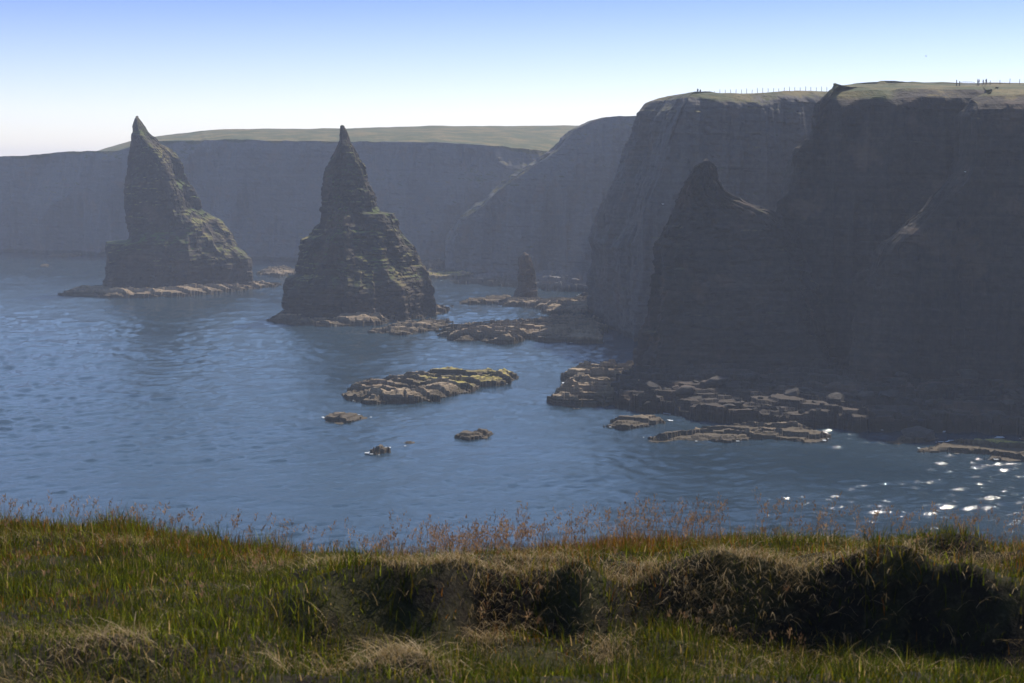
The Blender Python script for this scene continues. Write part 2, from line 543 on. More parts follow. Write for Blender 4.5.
SL1 = [(136, 116.4), (132.1, 123.8), (132.8, 132), (130.2, 135), (130.5, 148), (127.3, 157.7), (129, 173.8), (126.3, 190), (125.7, 209), (127, 238), (125, 240), (106.3, 242), (105.7, 264), (103.8, 283), (104, 290)]
SR1 = [(138.6, 117.4), (151.5, 133.5), (174, 154.5), (180.5, 162.5), (184.3, 180), (195, 193), (199, 209), (222.4, 222), (240, 244.7), (254.6, 257.6), (257.8, 269), (258, 290)]
SF1 = [(137, 117), (150, 140), (172, 165), (180, 190), (184, 215), (185, 290)]
v, q, t = stack(SL1, SR1, SF1, 545, [(-2, 26), (3, 25), (18, 21), (22, 17), (40, 13), (58, 8), (66, 1)], 711, nth=320, dz=.4, disp=dict(big=.45, joint=1.5, block=.65, th=1.9, bw=3.6))
o = link('sea_stack', np_mesh('sea_stack', v, q, t, attrs={'grass': np.zeros(len(v))}), STACK)
tag(o, 'tall sea stack with a sheer left side and a green grassy right flank', 'sea stack', 'sea stacks')

SL2 = [(340.5, 125.8), (340, 140), (336, 152), (329.2, 169), (324.2, 190.8), (320.8, 221), (314.7, 233), (304.6, 238), (299, 261.5), (298, 273), (285.5, 276.7), (279.4, 298.6), (281, 318)]
SR2 = [(344, 126.5), (346, 130), (349.4, 140.3), (357.8, 153.8), (365.3, 167), (367.3, 179), (373, 192.5), (376.5, 209), (380, 212), (393, 213.5), (397, 219), (401.6, 226), (406.7, 236), (418.5, 251.4), (428.6, 268), (437, 280), (438.7, 300), (440, 318)]
SF2 = [(342, 126), (345, 160), (348, 210), (352, 240), (372, 285), (385, 320)]
v, q, t = stack(SL2, SR2, SF2, 440, [(-2, 21), (10, 20), (14, 17), (25, 14), (40, 8), (58, 1)], 822, nth=340, dz=.33, disp=dict(big=.7, joint=1.7, block=.8, th=1.7, bw=3.4))
o = link('sea_stack', np_mesh('sea_stack', v, q, t, attrs={'grass': np.zeros(len(v))}), STACK)
tag(o, 'pointed pyramid sea stack with stepped ledges standing in the middle of the bay', 'sea stack', 'sea stacks')

SL3 = [(523, 253), (518.8, 258), (518.5, 272), (517.3, 285), (514.4, 296), (507, 298.6), (505, 304)]
SR3 = [(526, 253), (529, 254.8), (532, 262), (534.6, 271.6), (537.3, 295), (539, 304)]
v, q, t = stack(SL3, SR3, [(525, 253), (527, 300)], 490, [(-2, 5), (3, 4.5), (15, 2.6), (18, 1)], 933, nth=130, dz=.33, disp=dict(big=.5, joint=.5, block=.8, th=1.6, bw=3))
o = link('sea_stack', np_mesh('sea_stack', v, q, t, attrs={'grass': np.zeros(len(v))}), CLIFF)
tag(o, 'small finger-like sea stack rising from the flat ledges', 'sea stack', 'sea stacks')


# ------------------------------------------------------------------ skerries and shore platforms
def poly_dist(X, Y, poly):
    """signed distance to a polygon, positive inside"""
    inside = np.zeros(X.shape, bool)
    best = np.full(X.shape, 1e9)
    n = len(poly)
    for i in range(n):
        (x0, y0), (x1, y1) = poly[i], poly[(i + 1) % n]
        ex, ey = x1 - x0, y1 - y0
        t = np.clip(((X - x0) * ex + (Y - y0) * ey) / (ex * ex + ey * ey + 1e-9), 0, 1)
        best = np.minimum(best, np.hypot(X - x0 - t * ex, Y - y0 - t * ey))
        c = ((y0 > Y) != (y1 > Y)) & (X < ex * (Y - y0) / (ey + 1e-12) + x0)
        inside ^= c
    return np.where(inside, best, -best)


FOAM = []


def ledge_field(pix, zmax, seed, step=.4, edge=3.0, dip=(.02, -.03), rough=.5, lichen=None, res=1.15, base=-1.2, zref=0.0, warp=2.0, back=None, cuesta=.55):
    poly = [on(px, py, zref) for px, py in pix]
    xs, ys = [p[0] for p in poly], [p[1] for p in poly]
    d = sum(ys) / len(ys)
    dx = d / F * res
    dy = dx * 2.2
    gx = np.arange(min(xs) - 4, max(xs) + 4 + dx, dx)
    gy = np.arange(min(ys) - 6, max(ys) + 6 + dy, dy)
    X, Y = np.meshgrid(gx, gy)
    wx = warp * fbm(X / 7, Y / 9, 0, seed, 4)
    wy = warp * 1.6 * fbm(X / 7, Y / 9, 5, seed + 1, 4)
    wx = wx +   .12 * warp * fbm(X / 1.8, Y / 2.2, 8, seed + 14, 2)
    wy = wy + .2 * warp * fbm(X / 1.8, Y / 2.2, 9, seed + 15, 2)
    sd = poly_dist(X + wx, Y + wy, poly)
    jx, jy = X * .9 + Y * .35, Y * .8 - X * .3            # jointed into blocks, so the rim breaks in corners
    sd = sd + min(warp, 1.6) * .8 * (_hash(np.floor(jx / 2.3 + .6 * vnoise(X / 7, Y / 7, 0, seed + 21)), np.floor(jy / 3.4), X * 0, seed + 20) - .5)
    n = fbm(X / 14, Y / 18, 0, seed + 2, 5, .6)
    hgt = zmax * (.62 + .75 * n) * (.22 + .78 * sstep(0, edge * 1.6, sd)) + dip[0] * (X - np.mean(xs)) + dip[1] * (Y - d)
    if back is not None:                               # beach that climbs towards the cliff
        hgt = hgt + back[0] * np.clip((Y - back[1]) / back[2], 0, 1.4)
    q = hgt / step + .9 * vnoise(X / 5, Y / 6, 2, seed + 4)
    saw = (Y + .3 * X + 5 * fbm(X / 12, Y / 14, 3, seed + 11, 3)) / 7.0
    q = q + cuesta * zmax / step * (.5 - (saw - np.floor(saw)))
    cellx = np.floor((X + .4 * Y) / 6.5 + .9 * vnoise(X / 6, Y / 6, 0, seed + 6)); celly = np.floor((Y - .25 * X) / 4.5 + .8 * vnoise(X / 6, Y / 6, 4, seed + 7))
    q = q + rough * (_hash(cellx, celly, cellx * 0, seed + 8) - .5) * 1.6
    fl = np.floor(q)
    fr = q - fl
    terr = (fl + sstep(.86, 1.0, fr)) * step + .1 * fr * step
    terr = terr + .12 * fbm(X / .9, Y / 1.2, 1, seed + 9, 3)
    Z = np.where(sd > 0, np.maximum(terr, -.5 + .3 * n), base + .4 * n + np.clip(sd, -4, 0) * .2)
    edgef = sstep(-.35, .12, sd)
    Z = Z * edgef + (base - .4) * (1 - edgef)
    li = np.zeros_like(Z)
    if lichen is not None:
        lx, ly = on(*lichen[:2])
        li = sstep(1, .35, np.hypot((X - lx) / lichen[2], (Y - ly) / lichen[3]) + .5 * fbm(X / 5, Y / 7, 0, seed + 10, 3)) * sstep(.6, 1.2, Z)
    V = np.stack([X, Y, Z], -1).reshape(-1, 3)
    Q = grid_quads(len(gy), len(gx))
    keep = (Z.reshape(-1)[Q] > base + .05).any(1)
    Q = Q[keep]
    used = np.unique(Q)
    remap = np.zeros(len(V), np.int64)
    remap[used] = np.arange(len(used))
    fm = (sd < .1) & (sd > -1.3) & (fbm(X / 2.2, Y / 3.2, 0, seed + 30, 3) + .25 * vnoise(X / .6, Y / 1.0, 0, seed + 31) > .30 + .5 * np.clip(-sd, 0, 2))
    fq = grid_quads(len(gy), len(gx))
    fq = fq[fm.ravel()[fq].sum(1) >= 3]
    fu = np.unique(fq)
    fr_ = np.zeros(X.size, np.int64); fr_[fu] = np.arange(len(fu))
    FOAM.append((np.stack([X.ravel()[fu], Y.ravel()[fu], np.full(len(fu), .22 + .0005 * len(FOAM))], -1), fr_[fq], np.zeros(len(fu))))
    return V[used], remap[Q], li.ravel()[used], (X, Y, Z)


def skerry(pix, zmax, seed, label, name='skerry', cat='skerry', group='low rock ledges in the sea', **kw):
    v, q, li, _ = ledge_field(pix, zmax, seed, **kw)
    o = link(name, np_mesh(name, v, q, attrs={'lichen': li, 'grass': np.zeros(len(v))}), LEDGE)
    return tag(o, label, cat, group)


skerry([(347, 398), (352, 389), (372, 382), (400, 377), (440, 371), (480, 370), (521, 375), (514, 383), (482, 388), (468, 394), (440, 399), (400, 404.5), (362, 404)],
       2.9, 21, 'largest flat skerry, yellowed with lichen at its right end, alone in open water', lichen=(490, 377, 20, 30), edge=2.0, cuesta=.4)
skerry([(321, 422), (326, 416), (345, 415), (371, 416), (362, 420), (340, 424.5)], 1.5, 22, 'long low rock just left and below the largest skerry', edge=1.5, warp=1.0)
skerry([(370, 455), (374, 450), (390, 449), (390, 453), (380, 456.5)], 1.3, 23, 'small dark rock with a lighter rock close by at its right', edge=1, warp=.6)
skerry([(389, 449), (394, 445), (414, 442), (411, 446), (398, 449)], .6, 24, 'thin pale rock barely breaking the surface in white wash', edge=1, warp=.6)
skerry([(453, 438), (461, 434), (480, 432), (493, 433), (486, 438), (468, 440)], 1.3, 25, 'small oval rock with a flat brown top right of the other low rocks', edge=1, warp=.7)
skerry([(510, 502), (514, 499.5), (526, 500), (524, 503)], .7, 26, 'tiny wet rock alone close above the grassy foreground', edge=.6, warp=.3)
skerry([(38, 267), (42, 264.5), (49, 264.5), (48, 267)], 1.2, 27, 'tiny rock far off at the left below the hazy cliffs', edge=1, warp=.5)
skerry([(46, 256.5), (50, 254.5), (79, 254), (81, 255.5), (66, 256.5)], 2.2, 28, 'pale ledge at the foot of the far hazy cliffs', edge=2, warp=1.5)
skerry([(55, 296), (66, 292), (84, 288), (104, 286), (150, 287), (206, 288), (250, 286), (284, 283), (278, 287), (240, 291), (205, 295), (160, 298), (110, 298), (80, 297)],
       2.6, 29, 'ledge skirting the foot of the tall stack with the green flank', edge=3.5, res=1.0)
skerry([(255, 275), (262, 270), (290, 268), (306, 270), (300, 275), (275, 277)], 2.4, 30, 'flat ledge lying behind and between the two tall stacks', edge=3)
skerry([(266, 321), (270, 316), (283, 314), (300, 312), (380, 316), (420, 308), (452, 306), (449, 312), (405, 320), (380, 324), (330, 327), (288, 324)],
       2.4, 31, 'ledge skirting the foot of the pyramid shaped stack', edge=2.5, res=1.0)
skerry([(368, 333), (384, 327), (420, 322), (455, 320), (452, 326), (436, 331), (400, 335)], 1.7, 32, 'narrow tapering ledge in front of the pyramid stack', edge=2)
skerry([(433, 335), (446, 327), (480, 323), (520, 321), (560, 319), (600, 314), (604, 330), (600, 345), (566, 344), (528, 340), (506, 344), (480, 342), (458, 341)],
       2.4, 33, 'broad flat ledges running out from the tall fenced headland', edge=2.2, rough=1.2, cuesta=.9)
skerry([(458, 304), (470, 299), (492, 297), (512, 297), (514, 303), (490, 304)], 1.7, 34, 'low pale ledge to the left of the small finger stack', edge=2)
skerry([(500, 306), (512, 300), (545, 299), (575, 296), (600, 292), (602, 312), (578, 317), (548, 314), (540, 309)], 2.6, 35, 'ledges on which the small finger stack stands', edge=2.2)
skerry([(548, 404), (553, 398), (566, 392), (590, 388), (620, 386), (655, 388), (660, 400), (640, 405), (620, 404), (590, 410), (562, 410)],
       2.6, 36, 'dark jagged rocks at the foot of the pinnacle buttress', edge=2.0, rough=1.3, step=.6, cuesta=1.0, warp=3)
skerry([(556, 383), (562, 377), (580, 371), (606, 367), (640, 370), (640, 382), (600, 384), (575, 388)],
       2.2, 46, 'jagged rocks with sunlit tops just behind the dark ones under the pinnacle', edge=1.8, rough=1.3, step=.6, cuesta=1.0, warp=3)
skerry([(602, 428), (612, 421), (645, 418), (668, 421), (655, 427), (625, 430)], 1.6, 37, 'low pale rock just off the rocks under the pinnacle', edge=1.5, warp=1.0)
skerry([(638, 441), (660, 436), (700, 428), (740, 424), (772, 421), (800, 425), (830, 435), (832, 439), (800, 441), (760, 440), (715, 441), (670, 443)],
       1.5, 38, 'long sunlit ledge along the edge of the boulder beach', edge=1.8, warp=1.6)
skerry([(878, 441), (900, 437), (925, 435), (940, 438), (925, 443), (896, 443)], .9, 39, 'small wet ledge at the edge of the beach between the longer ones', edge=1.4, warp=1.4)
skerry([(918, 452), (935, 445), (965, 440), (1020, 439), (1085, 441), (1085, 456), (1020, 461), (985, 459), (955, 461)],
       1.5, 40, 'sunlit ledge with yellow weed at the right edge of the beach', edge=1.6, warp=1.8, lichen=(1010, 444, 9, 7))
skerry([(420, 275), (428, 269), (450, 267), (470, 270), (480, 276), (455, 279), (430, 279)], 1.6, 41, 'low yellow green ledge at the toe of the sloping hazy headland', edge=2, lichen=(445, 272, 24, 50))
# fallen scree below the hazy headland, and the boulder beach under the near one
v, q, li, _ = ledge_field([(440, 280), (480, 272), (560, 272), (620, 278), (640, 296), (600, 293), (560, 291), (500, 287), (460, 283)], 4.0, 51, edge=16, rough=.6, base=-1.0)
o = link('shore', np_mesh('shore', v, q, attrs={'lichen': li, 'grass': np.zeros(len(v))}), FARCLIFF_HAZED)
tag(o, 'strip of grey scree along the foot of the hazy headland', 'shore', kind='structure')
v, q, li, _ = ledge_field([(405, 268), (420, 262), (450, 258), (470, 262), (455, 270), (430, 270)], 4.5, 52, edge=14, rough=.6)
o = link('shore', np_mesh('shore', v, q, attrs={'lichen': li, 'grass': np.zeros(len(v))}), BOULD)
tag(o, 'pale beach in the corner of the bay beyond the pyramid stack', 'shore', kind='structure')
BEACH = [(612, 402), (640, 412), (690, 420), (740, 424), (800, 427), (860, 431), (930, 433), (1000, 436), (1120, 440), (1200, 430), (1180, 395), (1000, 384), (850, 380), (700, 376), (640, 378)]
v, q, li, FIELD = ledge_field(BEACH, 2.0, 53, edge=9, rough=1.0, step=.6, back=(5.0, 225, 60))
o = link('shore', np_mesh('shore', v, q, attrs={'lichen': li, 'grass': np.zeros(len(v))}), CLIFF)
tag(o, 'shaded boulder beach under the near headland', 'shore', kind='structure')


# boulders strewn over that beach
def boulder_mesh(seed, flat):
    bm = bmesh.new()
    bmesh.ops.create_icosphere(bm, subdivisions=4, radius=1)
    co = np.array([v.co[:] for v in bm.verts])
    rng = np.random.default_rng(seed)
    for _ in range(11):                                # planed off along joints
        n = rng.normal(size=3); n /= np.linalg.norm(n)
        c = rng.uniform(.55, .85)
        dd = co @ n
        co = np.where((dd > c)[:, None], co - np.outer(dd - c, n), co)
    co *= (1 + .10 * fbm(co[:, 0] * 2.5, co[:, 1] * 2.5, co[:, 2] * 2.5, seed, 4))[:, None]
    co[:, 2] *= flat
    for v, c in zip(bm.verts, co):
        v.co = c
    me = bpy.data.meshes.new('boulder')
    bm.to_mesh(me); bm.free()
    me.materials.append(BOULD)
    return me


BM = [boulder_mesh(s, f) for s, f in ((1, .55), (2, .7), (3, .42), (4, .6))]
FX, FY, FZ = FIELD
nb = 0
while nb < 130:
    px, py = random.uniform(640, 1030), random.uniform(392, 436)
    x, y = on(px, py, 2)
    j = int(np.argmin(abs(FX[0] - x))); i = int(np.argmin(abs(FY[:, 0] - y)))
    z = FZ[i, j]
    if z < .25: continue
    r = .6 + 1.5 * random.random() ** 3
    b = bpy.data.objects.new('boulder', BM[nb % 4])
    COL.objects.link(b)
    b.location = (x, y, z + .22 * r)
    b.scale = (r * random.uniform(.9, 1.5), r * random.uniform(.8, 1.1), r)
    b.rotation_euler = (random.uniform(-.25, .25), random.uniform(-.25, .25), random.uniform(0, 6.28))
    tag(b, 'grey boulder among many on the shaded beach under the near headland', 'boulder', 'boulders on the shaded beach')
    nb += 1

# the one slab that catches the light
b = bpy.data.objects.new('boulder', BM[2])
COL.objects.link(b)
x, y = on(918, 433, 1)
b.location = (x, y, 1.0); b.scale = (3.2, 3.0, 2.6); b.rotation_euler = (.1, -.06, .4)
tag(b, 'biggest pale slab boulder at the edge of the beach above the small wet ledge', 'boulder')


# ------------------------------------------------------------------ sea
yy_ = np.linspace(46, 640, 980)                        # finer rows near, coarser far, like the waves one can make out
rows = EYE * F / yy_[::-1]
cols = np.linspace(-.6, .6, 1300)
D, A_ = np.meshgrid(rows, cols, indexing='ij')
D = np.where(D > rows[-1] - 1e-6, D, D)
WX, WY = D * np.sin(A_), D * np.cos(A_)
ca, sa = math.cos(R(24)), math.sin(R(24))
U_, V_ = WX * ca + WY * sa, -WX * sa + WY * ca
gst = .6 + .5 * fbm(U_ / 90, V_ / 45, 0, 980, 3)
WZ = 1.15 * gst * (.26 * vnoise(U_ / 13, V_ / 7.5, 0, 970) + .27 * vnoise(U_ / 5.0, V_ / 3.4, 1, 971) + .26 * vnoise(U_ / 2.4, V_ / 1.7, 2, 972) + .13 * vnoise(U_ / 1.3, V_ / .9, 3, 973))
sv = np.stack([WX, WY, WZ], -1).reshape(-1, 3)
sq = grid_quads(len(rows), len(cols))
ov = np.array([(-3000, -600, -.7), (3000, -600, -.7), (3000, 3600, -.7), (-3000, 3600, -.7)], float)
sea = link('sea', np_mesh('sea', np.concatenate([sv, ov]), np.concatenate([sq, np.array([[0, 1, 2, 3]]) + len(sv)]), smooth=True), make_water())
tag(sea, 'rippled blue sea filling the bay', 'sea', kind='structure')


fv, fq, _ = join_parts(FOAM)
fo = link('foam', np_mesh('foam', fv, fq), plain('white_wash', (.42, .45, .47), .9, 0, .25, .5))
tag(fo, 'thin white wash of foam along the edges of the rocks', 'foam', kind='stuff')


# ------------------------------------------------------------------ the cliff top we stand on
def face_y(X):
    return 7.7 + .75 * fbm(X / 1.5, 0, 0, 905, 2) + .3 * fbm(X / .45, 3, 0, 908, 2)


def ground_z(X, Y):
    X, Y = np.asarray(X, float), np.asarray(Y, float)
    drop = np.where(Y < 6, 1.65 + .085 * Y, 2.16 + .175 * (Y - 6))
    n = .10 * fbm(X / 1.7, Y / 1.4, 0, 900, 3) + .05 * fbm(X / .4, Y / .35, 0, 903, 4, .6)
    u = X / np.maximum(Y, 3) * F + CX                   # bearing, as the photo's column
    # eroded turf bank: hollow in front, raised lip behind
    face = face_y(X)
    on_ = sstep(235, 340, u)
    t = sstep(face - .25, face + .2, Y)
    hollow = (-.22 - .08 * fbm(X / .9, 4, 0, 909, 2)) * (1 - t) * sstep(5.6, 7.0, Y)
    lip = (.20 + .20 * fbm(X / .7, Y / .6, 0, 906, 3) + .05 * np.exp(-((u - 905) / 40) ** 2)) * t * sstep(11.0, 8.3, Y)
    left = .10 * sstep(330, 0, u) * sstep(7.5, 11, Y) - .12 * np.exp(-((u - 400) / 120) ** 2) * sstep(8.5, 10.5, Y)
    mound = .16 * np.exp(-((u - 400) / 50) ** 2 - ((Y - 6.15) / .35) ** 2) + .10 * np.exp(-((u - 110) / 140) ** 2 - ((Y - 6.3) / .3) ** 2)
    z = EYE - drop + n + on_ * (hollow + lip) + left + mound
    edge = 11.4 + .4 * fbm(X / 3, 1, 0, 907, 3) + .5 * sstep(300, 0, u)
    over = np.maximum(Y - edge, 0)
    z = z - .25 * over ** 1.5 * np.where(over < 3, 1, 1) - np.maximum(over - 4, 0) * .9
    return np.maximum(z, -2.0)


def axis(lo, hi, fine0, fine1, s0, grow=1.12):
    a = list(np.arange(fine0, fine1, s0))
    s = s0
    up = [a[-1]]
    while up[-1] < hi:
        s *= grow; up.append(up[-1] + s)
    s = s0
    dn = [a[0]]
    while dn[-1] > lo:
        s *= grow; dn.append(dn[-1] - s)
    return np.array(dn[:0:-1] + a + up[1:])


gx, gy = axis(-220, 220, -6, 6, .045), axis(-120, 75, 4.2, 13, .045)
X, Y = np.meshgrid(gx, gy)
Z = ground_z(X, Y)
V = np.stack([X, Y, Z], -1).reshape(-1, 3)
o = link('ground', np_mesh('ground', V, grid_quads(len(gy), len(gx)), smooth=True), soil_mat())
tag(o, 'grassy cliff top in the foreground with an eroded turf bank', 'ground', kind='structure')


def blades(x, y, h, wdt, lean, az, col, z=None, curl=.6, seg=3):
    """flat bent blades as one mesh: arrays in, verts/quads/tris/colours out"""
    n = len(x)
    z = ground_z(x, y) - .01 if z is None else z
    side = np.stack([np.cos(az + 1.57), np.sin(az + 1.57)], -1)
    dirv = np.stack([np.cos(az), np.sin(az)], -1)
    rows = []
    for k in range(seg + 1):
        t = k / seg
        out = lean * h * (t ** (1 + curl))
        up = h * t * np.sqrt(np.maximum(1 - .5 * (lean * t) ** 2, .15))
        cx, cy, cz = x + dirv[:, 0] * out, y + dirv[:, 1] * out, z + up
        wk = wdt * (1 - t ** 1.6) * .5
        if k < seg:
            rows.append(np.stack([cx - side[:, 0] * wk, cy - side[:, 1] * wk, cz], -1))
            rows.append(np.stack([cx + side[:, 0] * wk, cy + side[:, 1] * wk, cz], -1))
        else:
            rows.append(np.stack([cx, cy, cz], -1))
    V = np.stack(rows, 1)                               # n x (2seg+1) x 3
    m = 2 * seg + 1
    b = (np.arange(n) * m)[:, None]
    qs = [b + np.array([[2 * k, 2 * k + 1, 2 * k + 3, 2 * k + 2]]) for k in range(seg - 1)]
    Q = np.concatenate(qs)
    T = b + np.array([[2 * seg - 2, 2 * seg - 1, 2 * seg]])
    Cc = np.repeat(col, m, 0)
    return V.reshape(-1, 3), Q, T, Cc


def scatter(n, y0=5.0, y1=13.0, margin=1.2):
    y = np.sqrt(RNG.uniform(y0 ** 2, y1 ** 2, n))
    x = RNG.uniform(-1, 1, n) * (.37 * y + margin)
    return x, y


GREEN, OLIVE, LIME = np.array([.044, .056, .004]), np.array([.092, .074, .005]), np.array([.15, .165, .009])
RUST, STRAW, PALE = np.array([.16, .064, .008]), np.array([.32, .22, .09]), np.array([.50, .38, .22])


def dead_mask(x, y):
    """where the old straw lies: the bank's lip, the mounds, patches"""
    u = x / y * F + CX
    face = face_y(x)
    lip = np.exp(-((y - face - .3) / .25) ** 2) * sstep(270, 340, u) * sstep(.0, .3, fbm(x / .6, y / .5, 3, 930, 3))
    hang = np.exp(-((y - face) / .25) ** 2) * sstep(.3, .5, fbm(x / .4, y / .8, 7, 931, 2)) * sstep(300, 400, u)
    low = .6 * np.exp(-((y - 6.25) / .3) ** 2) * sstep(-.1, .3, fbm(x / .6, y / .5, 4, 932, 3)) * sstep(330, 200, u)
    lip = np.maximum(lip, .10 * np.exp(-((y - face) / .4) ** 2) * sstep(330, 430, u))
    for uu, yy, su, sy in ((335, 8.6, 32, .22), (388, 8.5, 18, .2), (440, 8.3, 22, .25), (485, 7.9, 20, .4), (610, 7.55, 18, .3), (535, 8.6, 40, .15), (755, 8.45, 40, .22), (800, 8.3, 20, .2), (870, 8.5, 60, .15), (985, 8.4, 50, .15), (120, 10.6, 25, .2)):
        lip = np.maximum(lip, 1.2 * np.exp(-((u - uu) / su) ** 2 - ((y - yy) / sy) ** 2))
    mnd = np.exp(-((u - 400) / 45) ** 2 - ((y - 6.1) / .3) ** 2) * 1.3
    pat = sstep(.32, .55, fbm(x / .9, y / .9, 6, 933, 3)) * .3
    return np.clip(np.maximum.reduce([lip, hang, low, mnd, pat]), 0, 1)


x, y = scatter(190000)
d = dead_mask(x, y)
face = face_y(x)
u = x / y * F + CX
bare = np.exp(-((y - face + .08) / .26) ** 2) * sstep(330, 430, u) * .6     # the broken face carries little grass
keep = RNG.uniform(size=len(x)) > np.maximum(d * .8, bare)
x, y = x[keep], y[keep]
u = x / y * F + CX
pn, tn = fbm(x / 1.3, y / 1.2, 0, 940, 3), fbm(x / .3, y / .3, 1, 941, 2)
rnd = RNG.uniform(size=len(x))
rust = np.clip(sstep(-.2, .4, pn) * .3 * sstep(6.2, 7.5, y) + .65 * sstep(9.3, 10.3, y) * sstep(350, 430, u) * sstep(900, 600, u), 0, .9)
col = np.where((rnd < rust)[:, None], RUST, np.where((rnd < rust + .35)[:, None], OLIVE, GREEN))
col = np.where((RNG.uniform(size=len(x)) < .08 + .14 * sstep(450, 150, u))[:, None], LIME, col)
col = np.where((RNG.uniform(size=len(x)) < .05)[:, None], STRAW, col)
col = col * RNG.uniform(.6, 1.35, len(x))[:, None]
h = (.04 + .075 * RNG.uniform(size=len(x)) ** 1.5) * (1 + .9 * np.maximum(tn, -.5)) * (1 + .5 * sstep(9.5, 10.8, y))
vv = blades(x, y, h, RNG.uniform(.0035, .0075, len(x)), RNG.uniform(.1, 1.0, len(x)), RNG.uniform(0, 6.28, len(x)), col)
GRASS = blade_mat('grass_blades', .62)
o = link('grass', np_mesh('grass', vv[0], vv[1], vv[2], color=vv[3]), GRASS)
tag(o, 'short green and rusty grass covering the cliff top in the foreground', 'grass', kind='stuff')

x, y = scatter(420000)
keep = RNG.uniform(size=len(x)) < dead_mask(x, y) ** 1.3 * .75
x, y = x[keep], y[keep]
n = len(x)
col = np.where((RNG.uniform(size=n) < .5)[:, None], STRAW, PALE) * RNG.uniform(.35, 1.1, n)[:, None]
az = -1.57 + RNG.normal(0, .9, n)                                            # combed down over the lip
vv = blades(x, y, RNG.uniform(.06, .18, n), RNG.uniform(.002, .0045, n), RNG.uniform(.9, 1.5, n), az, col, curl=.2)
o = link('dead_grass', np_mesh('dead_grass', vv[0], vv[1], vv[2], color=vv[3]), blade_mat('straw_blades', .3))
tag(o, 'matted pale dead grass on the lip of the bank', 'dead grass', kind='stuff')


# flowering grass along the edge: stem and panicle each
def seed_grass(n, ulo, uhi, ylo, yhi, hlo, hhi):
    u = RNG.uniform(ulo, uhi, n)
    y = RNG.uniform(ylo, yhi, n)
    return (u - CX) / F * y, y, RNG.uniform(hlo, hhi, n)


sets = [seed_grass(330, 370, 720, 9.9, 11.2, .22, .46), seed_grass(150, 700, 1060, 9.5, 11.2, .2, .42), seed_grass(170, -60, 380, 10.6, 11.9, .15, .34),
        seed_grass(130, 420, 520, 10.0, 11.0, .25, .42), seed_grass(160, -60, 1060, 7.5, 10.5, .1, .22)]
x, y, h = [np.concatenate(a) for a in zip(*sets)]
n = len(x)
az, lean = RNG.normal(.3, .9, n), RNG.uniform(.1, .5, n)
tint = (np.array([.20, .105, .05]) + RNG.uniform(0, 1, (n, 1)) * np.array([.14, .10, .05])) * RNG.uniform(.6, 1.2, (n, 1))
st = blades(x, y, h, np.full(n, .0034), lean, az, tint, seg=3, curl=.8)
V, Q, T, Cc = [st[0]], [st[1]], [st[2]], [st[3]]
off = len(st[0])
z = ground_z(x, y)
tips = st[0].reshape(n, 7, 3)[:, 6]
for k in range(11):                                                          # spikelets up the last part of each stem
    f = k / 10
    pos = tips - (tips - st[0].reshape(n, 7, 3)[:, 4]) * f * .62
    spread = .004 + .018 * math.sin(math.pi * min(1, f + .12)) * RNG.uniform(.4, 1.2, n)
    a2 = RNG.uniform(0, 6.28, n)
    pos = pos + np.stack([np.cos(a2) * spread, np.sin(a2) * spread, RNG.uniform(-.006, .012, n)], -1)
    s = blades(pos[:, 0], pos[:, 1], RNG.uniform(.014, .026, n), np.full(n, .0075), RNG.uniform(.2, .8, n), a2, tint * 1.15, z=pos[:, 2], seg=2)
    V.append(s[0]); Q.append(s[1] + off); T.append(s[2] + off); Cc.append(s[3]); off += len(s[0])
o = link('flowering_grass', np_mesh('flowering_grass', np.concatenate(V), np.concatenate(Q), np.concatenate(T), color=np.concatenate(Cc)), blade_mat('seed_head', .3))
tag(o, 'tall brown flowering grass along the cliff edge against the sea', 'tall grass', kind='stuff')


# ------------------------------------------------------------------ fences, people, birds on the cliffs
WOOD = plain('weathered_wood', (.09, .075, .06))
WIRE = plain('fence_wire', (.25, .25, .26), .4, .8)


def bar_mesh(name, segs, r, sides=6, mat=None):
    bm = bmesh.new()
    from mathutils import Vector
    for a, b, rr in segs:
        a, b = Vector(a), Vector(b)
        ax = (b - a).normalized()
        e = ax.orthogonal().normalized(); f = ax.cross(e)
        ra, rb = (rr if isinstance(rr, tuple) else (rr, rr))
        lo = [bm.verts.new(a + (e * math.cos(i * 6.2832 / sides) + f * math.sin(i * 6.2832 / sides)) * ra) for i in range(sides)]
        hi = [bm.verts.new(b + (e * math.cos(i * 6.2832 / sides) + f * math.sin(i * 6.2832 / sides)) * rb) for i in range(sides)]
        for i in range(sides):
            bm.faces.new((lo[i], lo[(i + 1) % sides], hi[(i + 1) % sides], hi[i]))
        bm.faces.new(lo[::-1]); bm.faces.new(hi)
    me = bpy.data.meshes.new(name)
    bm.to_mesh(me); bm.free()
    return me


bpy.context.view_layer.update()
from mathutils import Vector
from mathutils.bvhtree import BVHTree
CL = [o for o in COL.objects if o.name.startswith('cliff_terrain')]


def tree_of(o):
    me = o.data
    return BVHTree.FromPolygons([v.co for v in me.vertices], [p.vertices for p in me.polygons])


BV3, BV4 = tree_of(CL[2]), tree_of(CL[3])


def ground_on(bv, px, d):
    x = at(px, 87, d)[0]
    hit = bv.ray_cast(Vector((x, d, 200)), Vector((0, 0, -1)))
    return Vector((x, d, hit[0].z if hit[0] else 66))


POST = bar_mesh('post', [((0, 0, -.2), (0, 0, 1.25), (.075, .06))], .07)
POST.materials.append(WOOD)


